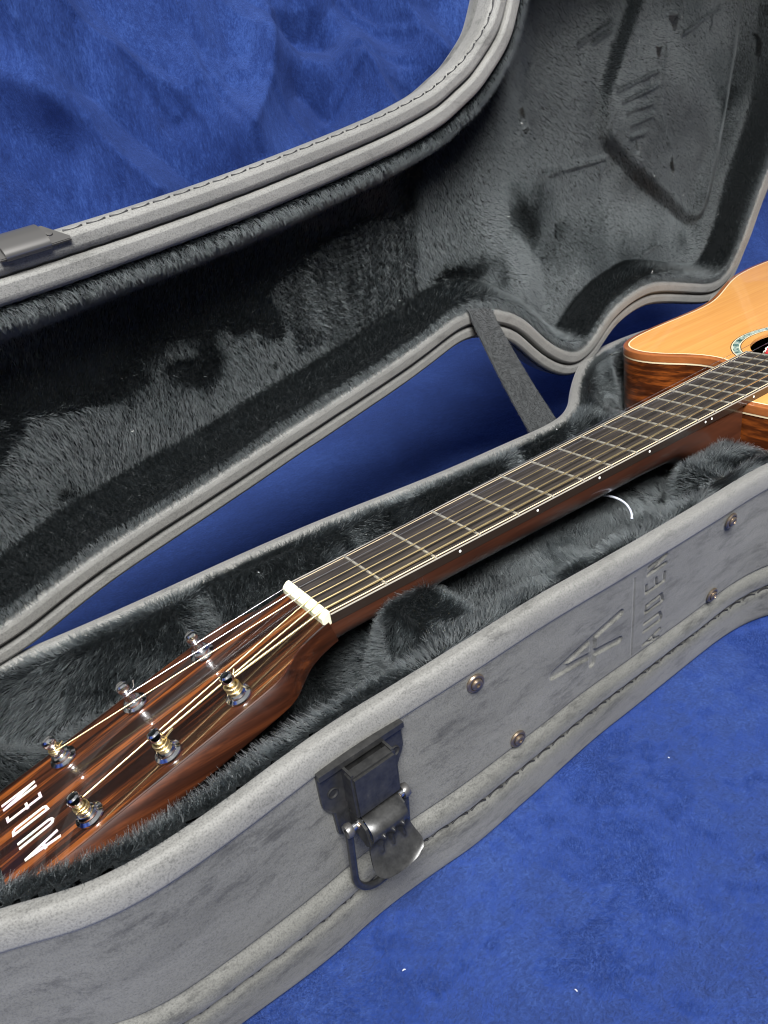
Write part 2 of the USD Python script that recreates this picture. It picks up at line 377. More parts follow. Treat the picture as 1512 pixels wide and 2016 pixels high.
# ================================================================== guitar case
CASE = xf('guitar_case')
tag(stage.GetPrimAtPath(CASE), label='open grey nubuck guitar case lined with dark plush', category='guitar case')
RZ = .1225
RIM = closed_spline([(-.1776, -.0938), (-.1542, -.103), (-.128, -.1064), (-.0901, -.1032), (-.0471, -.0975), (-.007, -.0970), (.0509, -.0999), (.1022, -.1012), (.1598, -.1022), (.2265, -.1014), (.2644, -.1012),
                     (.297, -.1075), (.327, -.127), (.36, -.1515), (.40, -.169), (.45, -.175), (.52, -.166), (.58, -.171), (.66, -.205), (.75, -.222), (.83, -.205), (.885, -.14), (.90, -.05), (.90, .05), (.885, .14),
                     (.83, .205), (.75, .222), (.67, .207), (.609, .178), (.55, .170), (.48, .176), (.425, .172), (.389, .1584), (.3523, .1344), (.3209, .1099), (.2922, .088), (.2612, .0765), (.218, .075), (.1672, .0745),
                     (.1136, .0765), (.0588, .0800), (-.0114, .0805), (-.0618, .0785), (-.1062, .078), (-.1386, .0791), (-.19, .078), (-.225, .062), (-.245, .02), (-.242, -.035), (-.218, -.075)])
RIMPOLY = Polygon(RIM)
draft_near = PchipInterpolator([-.30, -.16, -.12, -.0575, .011, .06, .141, .25, .30, .36, 1.], [.011, .012, .011, .004, .004, .009, .0172, .0198, .0195, .014, .012])

EMB_A = polysegs([[(.0829, .0805), (.1350, .0939)], [(.0826, .0795), (.1372, .0709)], [(.1139, .0859), (.1151, .0661)]])
EMB_LINE = polysegs([[(.1432, .1158), (.1512, .0488)]])
EMB_T = polysegs([[(.1616, .0504), (.1766, .0548)], [(.1616, .0504), (.1773, .0474)], [(.1715, .0520), (.1719, .0472)],
                  [(.1590, .0703), (.1733, .0709), (.1753, .0668), (.1750, .0635), (.1598, .0634)],
                  [(.1578, .0857), (.1715, .0872), (.1737, .0810), (.1584, .0798), (.1578, .0857)],
                  [(.1550, .1035), (.1560, .0971), (.1716, .0981), (.1704, .1052)], [(.1632, .1046), (.1651, .0977)],
                  [(.1542, .1174), (.1690, .1199)], [(.1547, .1120), (.1698, .1131)], [(.1690, .1199), (.1547, .1120)]])
# lettering reaches the rim's edge on the photograph's wall; keep it on the wall face
LET = lambda s: [((a[0], .0515 + (a[1] - .047) * .90), (b[0], .0515 + (b[1] - .047) * .90)) for a, b in s]


def lift(x, y):
    """The near rim stands a little higher towards the body."""
    return .0078 * smooth01((x + .04) / .13) * smooth01((.02 - y) / .04)


def shell_wall():
    c = resample(RIM, lambda q: .0006 if (.074 < q[0] < .186 and q[1] < 0) else (.0035 if q[0] < .45 else .009))
    nin = inward(c)
    dr = np.where((c[:, 1] < 0), draft_near(c[:, 0]), .012)
    prof = np.array([(-.0125, .1080), (-.0118, .1170), (-.0100, .1222), (-.0070, .1245), (-.0038, .1245), (-.0014, .1228), (-.0001, .1200), (.0007, .1165), (.0009, .1138), (.0009, .1128), (.0001, .1121), (0, .1110),
                     (0, .0490), (-.0002, .0476), (-.0012, .0466), (-.0004, .0452), (.0016, .0430), (.0034, .0395), (.0038, .0360), (.0030, .0325), (.0014, .0298), (.0006, .0284), (.0012, .0268),
                     (.0026, .0245), (.0032, .0200), (.0030, .0120), (.0022, .0050), (.0002, .0012), (-.004, .0004), (-.012, .0004)])
    s = np.r_[0, np.cumsum(np.linalg.norm(np.diff(prof, axis=0), axis=1))]
    fine = []
    for k in range(len(prof) - 1):
        L = s[k + 1] - s[k]; step = .00055 if prof[k + 1, 1] >= .0485 and prof[k, 1] <= .112 else .0012
        fine += list(np.linspace(s[k], s[k + 1], max(int(math.ceil(L / step)), 1) + 1)[:-1])
    fine = np.r_[fine, s[-1]]
    pr = np.c_[PchipInterpolator(s, prof[:, 0])(fine), PchipInterpolator(s, prof[:, 1])(fine)]
    z = pr[:, 1]
    off = pr[:, 0][None] - dr[:, None] * np.clip(1 - z / .123, 0, 1)[None]
    arc = np.r_[0, np.cumsum(np.linalg.norm(np.diff(c, axis=0), axis=1))]
    # stitch groove scallops and slightly uneven panels
    sc = np.abs(np.sin(arc * math.pi / .0125)); zoff = .0014 * sc[:, None] * np.exp(-((z - .0284) / .0035) ** 2)[None]
    off = off - .0016 * (sc[:, None] ** .7) * np.exp(-((z - .0284) / .0016) ** 2)[None]
    XY = c[:, None] - nin[:, None] * off[..., None]
    P = np.concatenate([XY, np.broadcast_to((z[None] * (1 + lift(c[:, 0], c[:, 1]) / .123)[:, None] + zoff)[..., None], XY.shape[:2] + (1,))], -1)
    # lettering pressed into the near wall
    flat = P.reshape(-1, 3); near = (flat[:, 1] < 0) & (flat[:, 0] > .07) & (flat[:, 0] < .19) & (flat[:, 2] > .045) & (flat[:, 2] < .1215)
    near &= (np.tile(z, len(c)) > .047) & (np.tile(z, len(c)) < .1125)
    q = flat[near][:, [0, 2]]
    dep = .0014 * smooth01((.0027 - seg_dist(q, LET(EMB_A))) / .0009)
    dep = np.maximum(dep, .0013 * smooth01((.00115 - seg_dist(q, LET(EMB_T))) / .0007))
    dep = np.maximum(dep, .0005 * smooth01((.0008 - seg_dist(q, LET(EMB_LINE))) / .0006))
    ninf = np.repeat(nin, len(z), 0)[near]
    flat[near, :2] += ninf * dep[:, None]
    w = .0009 * (nz(flat, 26, 4, 2) - .5)
    flat[:, :2] += np.repeat(nin, len(z), 0) * (w * (flat[:, 2] > .01))[:, None]
    P = flat.reshape(P.shape)
    k = int(np.argmin(np.abs(s[11] - fine)))                        # the tape edge
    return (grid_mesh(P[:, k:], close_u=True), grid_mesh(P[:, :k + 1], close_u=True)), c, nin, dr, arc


wall, WC, WN, WD, WARC = shell_wall()
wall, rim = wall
if (wall.vertex_normals[wall.vertices[:, 1].argmin()][1]) > 0: wall.invert(); rim.invert()
SHELL = add('lower_shell', wall, M_CASE, CASE, smooth=True, label='grey nubuck lower half with pressed lettering and a stitched base band')


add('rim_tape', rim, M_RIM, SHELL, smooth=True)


def wall_point(x, z, out=0.):
    """A point on the near wall at height z, with the wall's outward normal, tangent and up direction."""
    k = np.where(WC[:, 1] < 0)[0]; i = k[np.argmin(np.abs(WC[k, 0] - x))]
    n2 = -WN[i]; d = WD[i]
    up = np.array([n2[0] * d / .123, n2[1] * d / .123, 1.]); up /= np.linalg.norm(up)
    ex = np.array([-n2[1], n2[0], 0]); ex = ex if ex[0] > 0 else -ex
    ez = np.cross(ex, up); ez = ez if ez @ np.array([*n2, 0]) > 0 else -ez
    p = np.array([*(WC[i] - n2 * d * (1 - z / .123)), z])
    p[0] += x - WC[i, 0]
    return p + ez * out, ex, up, ez


def stitches(c, nin, off_fn, zf, step=.0125, z0=.0284):
    """Twisted thread lying in the groove: one short curved piece per stitch."""
    arc = np.r_[0, np.cumsum(np.linalg.norm(np.diff(c, axis=0), axis=1))]; out = []
    n = int(arc[-1] / step)
    for k in range(n):
        a = np.linspace((k + .1) * step, (k + .9) * step, 7)
        x = np.interp(a, arc, c[:, 0]); y = np.interp(a, arc, c[:, 1]); nx = np.interp(a, arc, nin[:, 0]); ny = np.interp(a, arc, nin[:, 1]); o = np.interp(a, arc, off_fn)
        sc = np.abs(np.sin(a * math.pi / step))
        lift = -.0011 * (sc ** .7) + .0008
        out.append(np.c_[x - nx * (o + lift), y - ny * (o + lift), zf + .0014 * sc])
    return out


thread = []
for pts in stitches(WC, WN, .0006 - WD * (1 - .0284 / .123), .0284):
    if pts[:, 0].max() < .42: thread.append(tube(pts, .00055, 5))
add('stitching', join(thread), M_THREAD, SHELL, smooth=True, kind='stuff')
base = extrude(RIMPOLY.buffer(-.02), .006, .001)
add('base_board', base, M_CASE, CASE, smooth=False)

# ---------------------------------------------------------------- plush lining of the lower half
def interior(P, loop):
    """Distance inside a closed loop (negative outside)."""
    ring = shapely.LinearRing(loop[::4]); pts = shapely.points(P[:, 0], P[:, 1])
    d = shapely.distance(ring, pts); ins = shapely.contains_xy(Polygon(loop[::4]), P[:, 0], P[:, 1])
    return np.where(ins, d, -d)


def bump2(x, a, b, s):
    return smooth01((x - a) / s + .5) * smooth01((b - x) / s + .5)


def lining_height(P):
    x, y = P[:, 0], P[:, 1]
    d = interior(P, RIM)
    lip = .1215 + lift(x, y) + .0025 * smooth01((.0 - x) / .05) * smooth01((.0 - y) / .04) - .0065 * smooth01((.0108 - d) / .003)
    floor = .048 + 0 * x
    floor = np.maximum(floor, .048 + .036 * bump2(x, .07, .268, .012))            # lid of the accessory box beside the neck
    yn = -.001
    cradle = .1145 - .020 * smooth01((.026 - np.abs(y - yn)) / .012)
    cradle = cradle + .006 * smooth01((-.018 - y) / .02)
    floor = np.maximum(floor, floor * 0 + .048 + (cradle - .048) * bump2(x, .016, .072, .034))
    bulge = .1125 - .030 * smooth01((.034 - np.abs(y - yn)) / .014)
    floor = np.maximum(floor, .048 + (bulge - .048) * bump2(x, .262, .338, .030))
    floor = np.where(x > .332, floor - .0, floor)
    body = smooth01((x - .330) / .02)
    floor = floor * (1 - body) + body * .034
    wd = .0175 + .006 * (nz(np.c_[P, 0 * x], 22, 2, 2) - .5)
    wallf = smooth01((d - wd) / .013)
    z = lip * (1 - wallf) + floor * wallf
    z += .006 * (nz(np.c_[P, 0 * x], 30, 9, 3) - .5) * wallf
    return z, d


def build_lining():
    xs = np.arange(-.245, .62, .0028); ys = np.arange(-.20, .21, .0025)
    X, Y = np.meshgrid(xs, ys, indexing='ij'); P = np.c_[X.ravel(), Y.ravel()]
    z, d = lining_height(P)
    V = np.c_[P, z]
    m = grid_mesh(V.reshape(len(xs), len(ys), 3))
    ok = (d[m.faces] > .0082).all(1)
    m = trimesh.Trimesh(m.vertices, m.faces[ok], process=False); m.remove_unreferenced_vertices()
    if m.face_normals[:, 2].mean() < 0: m.invert()
    return m


lin = build_lining()
LIN = add('plush_lining', lin, M_FURBASE, CASE, smooth=True, label='dark plush bed with padded neck cradle')


def comb_shell(p, n):
    a = nz(p, 16, 21, 2) * 4 * math.pi
    amt = .35 + 1.1 * smooth01((nz(p, 24, 33, 3) - .38) * 3.5)
    d = np.c_[np.cos(a), np.sin(a), -.3 + 0 * a] + np.array([-.3, .5, 0])
    return d, amt


LV, LF = np.asarray(lin.vertices), np.asarray(lin.faces)
pile('lining_pile', LV, LF, CASE, 2.3e6, .0050, .00026, .75, comb_shell, M_FUR, seed=3,
     keep=lambda c: np.where(c[:, 0] > .50, .25, 1.) * np.where(c[:, 0] < -.2, .3, 1.))

# ---------------------------------------------------------------- the lid
LA = np.array([.410, .162, .123]); ph = math.radians(87)
La = np.array([1, .16, 0]) / math.hypot(1, .16); Ln0 = np.array([-.16, 1, 0]) / math.hypot(1, .16)
Lv = -Ln0 * math.cos(ph) + np.array([0, 0, 1.]) * math.sin(ph); Lw = np.cross(La, Lv)


def lid3(u, v, w):
    u, v, w = np.broadcast_arrays(np.asarray(u, float), np.asarray(v, float), np.asarray(w, float))
    return LA + u[..., None] * La + v[..., None] * Lv + w[..., None] * Lw


LIDC = closed_spline([(-.5606, .0118), (-.5105, .0236), (-.4351, .036), (-.3626, .0476), (-.2717, .0619), (-.2203, .0719), (-.1969, .077), (-.1759, .0772), (-.1568, .073), (-.1243, .0593), (-.0889, .0318),
                      (-.0560, .0105), (-.030, .003), (-.0040, .0085), (.0302, .0274), (.0767, .0357), (.1176, .032), (.2092, .0092), (.2512, .003), (.2873, .0125), (.3244, .0516), (.3513, .093), (.3676, .1153),
                      (.395, .17), (.405, .23), (.39, .30), (.345, .365), (.27, .40), (.18, .405), (.09, .385), (.02, .366), (-.045, .355), (-.09, .336), (-.116, .306),
                      (-.1333, .2718), (-.1472, .2576), (-.1669, .2439), (-.1837, .2361), (-.2015, .2287), (-.2265, .2221), (-.2502, .217), (-.3168, .2062), (-.379, .1976), (-.4452, .1905), (-.5006, .1856),
                      (-.56, .180), (-.61, .165), (-.64, .13), (-.648, .085), (-.64, .045), (-.61, .018)])


def lid_wall():
    c = resample(LIDC, lambda q: .003)
    nin = inward(c)
    prof = np.array([(-.0130, -.004), (-.0120, .0020), (-.0105, .0048), (-.0080, .0058), (-.0030, .0056), (-.0012, .0040), (-.0006, .0005), (-.0002, -.0012), (.0002, .0006), (.0010, .0028), (.0034, .0040), (.0074, .0040),
                     (.0096, .0024), (.0104, .0006), (.0098, -.0008), (.0106, -.0024), (.0107, -.0060), (.0105, -.0096), (.0100, -.0140), (.0090, -.0190), (.0066, -.0240), (.002, -.0295), (-.008, -.0370), (-.018, -.0430), (-.03, -.0485)])
    s = np.r_[0, np.cumsum(np.linalg.norm(np.diff(prof, axis=0), axis=1))]
    fine = np.unique(np.r_[s, np.arange(0, s[-1], .0012)])
    o = PchipInterpolator(s, prof[:, 0])(fine); w = PchipInterpolator(s, prof[:, 1])(fine)
    arc = np.r_[0, np.cumsum(np.linalg.norm(np.diff(c, axis=0), axis=1))]
    sc = np.abs(np.sin(arc * math.pi / .0125))
    oo = o[None] - .0009 * sc[:, None] * np.exp(-((w + .0008) / .0014) ** 2)[None]
    UV = c[:, None] - nin[:, None] * oo[..., None]
    P = lid3(UV[..., 0], UV[..., 1], np.broadcast_to(w, UV.shape[:2]))
    v = P.reshape(-1, 3); P = (v + (nz(v, 30, 6, 2) - .5)[:, None] * .0012 * Lw).reshape(P.shape)
    k = int(np.argmin(np.abs(w + .0140) + (o < .009)))
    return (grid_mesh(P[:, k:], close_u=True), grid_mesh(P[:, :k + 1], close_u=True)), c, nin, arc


lw_m, LC, LNI, LARC = lid_wall()
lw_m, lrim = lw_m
k = np.argmax(lrim.vertices @ Lv)
if lrim.vertex_normals[k] @ Lv < 0: lw_m.invert(); lrim.invert()
LIDP = xf('lid', CASE)
tag(stage.GetPrimAtPath(LIDP), label='raised lid standing on the hinge side')
add('lid_shell', lw_m, M_CASE, LIDP, smooth=True)
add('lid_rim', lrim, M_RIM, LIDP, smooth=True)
back = extrude(Polygon(LIDC[::8]).buffer(-.028), .003, -.0535)
add('lid_back', trimesh.Trimesh(lid3(*np.asarray(back.vertices).T), back.faces, process=False), M_CASE, LIDP, smooth=False)
thread = []
for pts in stitches(np.c_[LC], LNI, .0102 + 0 * LARC, -.0008, z0=0):
    uvw = pts; thread.append(tube(lid3(uvw[:, 0], uvw[:, 1], uvw[:, 2]), .00062, 5))
add('lid_stitching', join(thread), M_THREAD, LIDP, smooth=True, kind='stuff')

PAD = Polygon([(.118, .292), (.068, .217), (.070, .184), (.13, .146), (.20, .108), (.254, .076), (.266, .077), (.281, .10), (.300, .14), (.318, .20), (.324, .24), (.320, .287), (.29, .355), (.18, .365), (.135, .33)]).buffer(-.022).buffer(.022)
PATCH = Polygon([(-.34, .141), (-.325, .093), (-.207, .090), (-.200, .128), (-.203, .164), (-.268, .167)])


STROKES = polysegs([[(.0841, .2198), (.1565, .2316)], [(.0939, .2098), (.1584, .2198)], [(.104, .2006), (.1508, .2052)], [(.1099, .1894), (.1524, .1941)], [(.1112, .1784), (.1397, .1798)],
                    [(.1681, .2508), (.1673, .195), (.1878, .1655)], [(.2017, .26), (.2786, .2817)], [(.2636, .2733), (.2607, .2625)], [(-.0224, .163), (.0805, .1644)], [(-.0186, .1625), (-.0165, .152)],
                    [(.0721, .159), (.0728, .1501)], [(.0316, .2583), (.083, .2734)], [(.0553, .2593), (.0835, .2677)], [(.1399, .0647), (.1712, .0689)]])


def lid_height(P):
    u, v = P[:, 0], P[:, 1]
    d = interior(P, LIDC)
    lip = .0025 - .006 * smooth01((.0135 - d) / .004)
    floor = -.027 - .016 * smooth01((d - .03) / .07) * smooth01((u + .14) / .12)
    wd = .0185 + .003 * (nz(np.c_[P, 0 * u], 25, 2, 2) - .5)
    # the tail end's wall rises in a long soft curve; elsewhere it drops steeply
    wid = .013 + .012 * smooth01((u - .26) / .06)
    f = smooth01((d - wd) / wid)
    w = lip * (1 - f) + floor * f
    pts = shapely.points(u, v); ins = shapely.contains_xy(PAD, u, v); dp = shapely.distance(shapely.LinearRing(PAD.exterior.coords), pts) * np.where(ins, 1, -1)
    w += .008 * smooth01((dp + .008) / .016) * f
    insp = shapely.contains_xy(PATCH, u, v); dq = shapely.distance(shapely.LinearRing(PATCH.exterior.coords), pts) * np.where(insp, 1, -1)
    pm = smooth01((dq + .004) / .010)
    w += f * pm * (.0011 * np.sin((v - .02 * np.sin(u * 30) - .16 * u) * 2 * math.pi / .0042 + 5 * nz(np.c_[P, 0 * u], 30, 3, 2)))
    sd = seg_dist(P, STROKES)                                                  # brushed-up ridges in the pile
    w += f * .0016 * np.exp(-(sd / .0020) ** 2) * (.3 + 1.2 * nz(np.c_[P, 0 * u], 90, 77, 2))
    w += f * (.007 * (nz(np.c_[P, 0 * u], 13, 19, 2) - .5) + .0032 * (nz(np.c_[P, 0 * u], 42, 23, 3) - .5) * (1 - .6 * smooth01((u + .2) / .1)))
    return w, d, pm


xs = np.arange(-.665, .43, .0030); ys = np.arange(-.01, .42, .0014)
X, Y = np.meshgrid(xs, ys, indexing='ij'); P = np.c_[X.ravel(), Y.ravel()]
w, d, pm_ = lid_height(P)
m = grid_mesh(lid3(P[:, 0], P[:, 1], w).reshape(len(xs), len(ys), 3))
ok = (d[m.faces] > .0115).all(1)
lidlin = trimesh.Trimesh(m.vertices, m.faces[ok], process=False); lidlin.remove_unreferenced_vertices()
if lidlin.face_normals.mean(0) @ Lw < 0: lidlin.invert()
add('lid_lining', lidlin, M_FURBASE, LIDP, smooth=True, label='dark brushed plush inside the lid with ribbed patch and raised panel')


def comb_lid(p, n):
    q = p - LA; u, v = q @ La, q @ Lv; Q = np.c_[u, v, 0 * u]
    Qw = Q + .035 * np.c_[nz(Q, 16, 71, 3) - .5, nz(Q, 16, 72, 3) - .5, 0 * u] * 2
    a = smooth01((nz(Qw, 15, 41, 3) - .38) * 3.)
    ptm = smooth01((shapely.distance(shapely.LinearRing(PATCH.exterior.coords), shapely.points(u, v)) * np.where(shapely.contains_xy(PATCH, u, v), 1, -1) + .010 * nz(Q, 60, 73, 2)) / .012)
    spots = .9 * smooth01((nz(np.c_[Qw[:, 0] + .4 * Qw[:, 1], Qw[:, 1] * .7, 0 * u], 46, 47, 3) - .64) * 6)
    body = smooth01((u + .20) / .07)
    dark = smooth01((v - .085 - .09 * (nz(Q, 22, 43, 3) - .5)) / .06) * smooth01((-.19 - u) / .03)       # brushed upwards under the far edge
    a = np.maximum(a * .95, dark) * (1 - body) + body * (.21 + .26 * a ** 2)
    a = np.clip(np.maximum(a * (1 - ptm) + .17 * ptm, spots * (1 - ptm)), 0, 1)
    edge = smooth01((.036 - interior(np.c_[u, v], LIDC)) / .010) * smooth01((.30 - u) / .04)
    a = a * (1 - edge) + .19 * edge
    st = smooth01((.0042 * (.4 + 1.2 * nz(Q, 90, 77, 2)) - seg_dist(Q[:, :2], STROKES)) / .003)
    a = a * (1 - st) + .2 * st
    side = (nz(Q, 12, 51, 2) - .5) * 1.6
    d = La * (side * (1 - a) * (1 - st))[:, None] + Lv * (a * 2 - 1)[:, None]
    return d, (.45 + .75 * np.abs(a * 2 - 1)) * (.15 + .85 * smooth01((n @ Lw - .15) / .5))


LV2, LF2 = np.asarray(lidlin.vertices), np.asarray(lidlin.faces)
lu = lambda c: (c - LA) @ La
lidw = lambda c: np.where(((c - LA) @ Lv > .33), .15, 1.) * np.where(lu(c) < -.58, .2, 1.)
lidd = lambda c: interior(np.c_[lu(c), (c - LA) @ Lv], LIDC)
short = lambda c: smooth01((lu(c) + .22) / .10) * smooth01((lidd(c) - .022) / .006)
pile('lid_pile', LV2, LF2, LIDP, 2.1e6, .0043, .00025, .85, comb_lid, M_FUR, seed=5, keep=lambda c: lidw(c) * (1 - short(c)))
pile('lid_short_pile', LV2, LF2, LIDP, 3.0e6, .0026, .00022, .80, comb_lid, M_FUR, seed=6, keep=lambda c: lidw(c) * short(c), jitter=.2, curl=.12, nvert=3)

# ---------------------------------------------------------------- strap between lid and shell
top = lid3(-.168, .085, .006); topb = lid3(-.150, .100, -.02)
A0, A1 = lid3(-.184, .084, .0085), lid3(-.156, .078, .0085)
B0, B1 = np.array([.2465, .0800, .1180]), np.array([.2745, .0775, .1180])
rows = []
for t in np.linspace(-.09, 1.12, 24):
    p0 = A0 + (B0 - A0) * t; p1 = A1 + (B1 - A1) * t
    sag = np.array([0, 0, -.003]) * math.sin(math.pi * min(max(t, 0), 1))
    if t < 0: p0, p1 = A0 + Lv * (-t * .14) - Lw * (t * t * 1.5), A1 + Lv * (-t * .14) - Lw * (t * t * 1.5)
    rows.append([p0 + (p1 - p0) * s + sag for s in np.linspace(0, 1, 6)])
R = np.array(rows)
nr = np.cross(R[-1, -1] - R[-1, 0], R[0, 0] - R[-1, 0]); nr /= np.linalg.norm(nr)
lay = np.concatenate([R + nr * .0009, (R - nr * .0009)[:, ::-1]], 1)
sm = grid_mesh(lay, close_v=True)
STRAP = add('strap', sm, M_STRAP, CASE, smooth=40, label='dark grey fabric strap tying the lid to the shell')
tc, tf = np.asarray(sm.vertices), np.asarray(sm.faces)
pile('strap_fuzz', tc, tf, STRAP, 1.6e6, .0016, .00022, .9, lambda p, n: (np.tile(B0 - A0, (len(p), 1)), .6 + 0 * p[:, 0]), M_FUZZ, seed=8, nvert=3)

# ---------------------------------------------------------------- rivets on the near wall
for x, z in ((.0300, .1090), (.0560, .0545), (.2290, .1130), (.2300, .0560)):
    p, ex, up, ez = wall_point(x, z)
    r = xf('rivet', CASE)
    add('washer', frame(lathe([(0, 0), (.0050, 0), (.0051, .0006), (.0045, .0013), (.0036, .0014), (.0032, .0009), (0, .0009)]), p, ex, up, ez), M_RIVET, r)
    add('screw_head', frame(lathe([(0, .0009), (.0030, .0009), (.0030, .0018), (.0023, .0025), (.0011, .0027), (.0009, .0018), (0, .0016)]), p, ex, up, ez), M_RIVET, r)

# ---------------------------------------------------------------- latch on the near wall
LP, LX, LU, LZ = wall_point(-.0355, .090)
LATCH = xf('latch', CASE)
tag(stage.GetPrimAtPath(LATCH), label='black metal draw latch with open lever and hanging wire loop')
fr = lambda m: frame(m, LP, LX, LU, LZ)
pl = Polygon([(-.0225, .0225), (.0225, .0225), (.0225, .0100), (.0215, .0070), (.0195, .0035), (.0180, .0005), (.0175, -.0165), (.0165, -.0175), (-.0165, -.0175), (-.0175, -.0165), (-.0180, -.0030), (-.0195, -.0015), (-.0222, .0030), (-.0225, .0060)])
add('plate', fr(bevel_plate(pl, .0030, .0007)), M_BLACK, LATCH)
flange = trimesh.creation.box([.045, .0030, .0050]); flange.apply_translation([0, .0226, .0022]); add('plate_flange', fr(flange), M_BLACK, LATCH)
for sx in (-.0168, .0168):
    hole = lathe([(0, .00305), (.0017, .00305), (.0024, .0036), (.0027, .0034), (.0027, .0029)], 18); hole.apply_translation([sx, .0095, 0])
    add('rivet_hole', fr(hole), M_BLACKHOLE, LATCH)
hs_ = []
for bx in ([-.0112, -.0100, -.003, .0212, .003, .0110], [.0100, .0112, -.003, .0212, .003, .0110]):
    b = trimesh.creation.box([bx[1] - bx[0], bx[3] - bx[2], bx[5] - bx[4]]); b.apply_translation([(bx[0] + bx[1]) / 2, (bx[2] + bx[3]) / 2, (bx[4] + bx[5]) / 2]); hs_.append(b)
f_ = frame(bevel_plate(Polygon([(-.0118, -.0035), (.0118, -.0035), (.0118, .0195), (.0112, .0202), (-.0112, .0202), (-.0118, .0195)]), .0058, .0012), (0, 0, .0066), (1, 0, 0), (0, 1, 0), (0, 0, 1)); hs_.append(f_)
add('housing', fr(join(hs_)), M_BLACK, LATCH)
# lever: bent sheet with three pressed ribs and rounded lower corners
prof = np.array([(-.0055, .0100), (-.0062, .0135), (-.0078, .0170), (-.0105, .0192), (-.0135, .0186), (-.0165, .0168), (-.0200, .0162), (-.0240, .0178), (-.0280, .0208), (-.0315, .0246)])
wid = np.array([.0188, .0190, .0192, .0195, .0200, .0210, .0225, .0245, .0268, .0282]) / 2
t = np.linspace(0, 1, 60); k = np.linspace(0, 1, len(prof))
py, pn, pw = (PchipInterpolator(k, a)(t) for a in (prof[:, 0], prof[:, 1], wid))
sx = np.linspace(-1, 1, 41)
round_end = np.sqrt(np.clip(1 - np.clip((t - .86) / .14, 0, 1) ** 2.2 * .55, 0, 1))
X = sx[None] * (pw * round_end)[:, None]
rib = sum(np.exp(-((sx[None] - c) / .085) ** 2) for c in (-.52, 0, .52)) * (smooth01((t - .36) / .05) * smooth01((.80 - t) / .10))[:, None] * .0022
Nn = pn[:, None] + rib - .0012 * np.abs(sx[None]) ** 4 * smooth01((.5 - t) / .2)[:, None]
Yy = np.broadcast_to(py[:, None], X.shape) - 0.0006 * (1 - sx[None] ** 2) * smooth01((t - .8) / .2)[:, None] * 3
Pt = np.stack([X, Yy, Nn], -1); Pb = np.stack([X * .985, Yy + .0002, Nn - .0011], -1)
lev = grid_mesh(np.concatenate([Pt, Pb[:, ::-1]], 1), close_v=True)
add('lever', fr(lev), M_BLACK, LATCH, smooth=35)
side = bevel_plate(Polygon([(-.006, 0), (.0045, .0), (.0045, .004), (.0015, .0115), (-.007, .0135), (-.0105, .0100)]), .0014, .0003)
for sxn in (-.0110, .0096):
    add('lever_cheek', fr(frame(side, (sxn, -.0100, .0032), (0, 1, 0), (0, 0, 1), (1, 0, 0))), M_BLACK, LATCH)
pin = tube([(-.0150, -.0092, .0092), (.0150, -.0092, .0092)], .0017, 14)
add('pivot_pin', fr(pin), M_STEEL, LATCH)
for sxn in (-.0124, .0124):
    add('spring_end', fr(frame(lathe([(0, 0), (.0014, 0), (.0016, .0010), (.0009, .0020), (0, .0022)], 14), (sxn * .92, -.0092, .0090), (1, 0, 0), (0, 1, 0), (0, 0, 1))), M_RIVET, LATCH)
wire = []
for a in np.linspace(0, 1, 14): wire.append((-.0158, -.0105 - a * .0335, .0085 - .003 * a))
for a in np.linspace(0, math.pi / 2, 12)[1:]: wire.append((-.0158 + .0125 * (1 - math.cos(a)), -.044 - .0150 * math.sin(a), .0055 - .0005 * math.sin(a)))
for a in np.linspace(math.pi / 2, math.pi, 12): wire.append((.0040 - .0115 * math.cos(a), -.044 - .0150 * math.sin(a), .0055 - .0005 * math.sin(a)))
for a in np.linspace(0, 1, 14)[1:]: wire.append((.0155, -.044 + a * .0335, .0055 + .003 * a))
add('wire_loop', fr(tube(wire, .0018, 14)), M_BLACK, LATCH, smooth=True)
add('loop_joint', fr(tube([wire[30], wire[31], wire[32]], .00205, 14)), M_STEEL, LATCH)
for sxn in (-.0158, .0155):
    add('loop_eye', fr(frame(lathe([(.0012, -.0016), (.0030, -.0016), (.0034, 0), (.0030, .0016), (.0012, .0016)], 18), (sxn, -.0098, .0086), (0, 1, 0), (0, 0, 1), (1, 0, 0))), M_GUN, LATCH)

# ---------------------------------------------------------------- catch on the lid's edge
iu = np.argmin(np.linalg.norm(LC - np.array([-.486, .187]), axis=1)); nin = LNI[iu]
cu = La * nin[1] * -1 + Lv * nin[0]; cu = cu if cu @ La > 0 else -cu      # along the edge
co = -(La * nin[0] + Lv * nin[1])                                         # outwards
CP = lid3(*LC[iu], 0)
CATCH = xf('catch', LIDP)
cz = co * .80 + Lw * .60; cy = -(Lw * .80 - co * .60)
cf = lambda m: frame(m, CP + co * .0095 + Lw * .0022 + cu * .003, cu * .86, cy * .86, cz * .7)                     # x along the edge, y back along the wall, z outwards
plate = bevel_plate(Polygon([(-.018, -.006), (.022, -.0055), (.0225, -.003), (.013, .009), (-.018, .009)]), .0018, .0005)
add('catch_plate', cf(plate), M_GUN, CATCH)
hook = np.array([(-.0062, .0006), (-.0070, .0024), (-.0055, .0046), (-.0020, .0056), (.0030, .0054), (.0075, .0040), (.0110, .0018)])
tt = np.linspace(0, 1, 30); hy, hn = (PchipInterpolator(np.linspace(0, 1, len(hook)), hook[:, q])(tt) for q in (0, 1))
sx = np.linspace(-.0150, .0100, 12)
Pt = np.stack([np.broadcast_to(sx[None], (30, 12)), np.broadcast_to(hy[:, None], (30, 12)), np.broadcast_to(hn[:, None], (30, 12))], -1)
Pb = Pt.copy(); Pb[..., 2] -= .0013
add('catch_hook', cf(grid_mesh(np.concatenate([Pt, Pb[:, ::-1]], 1), close_v=True)), M_GUN, CATCH, smooth=40)
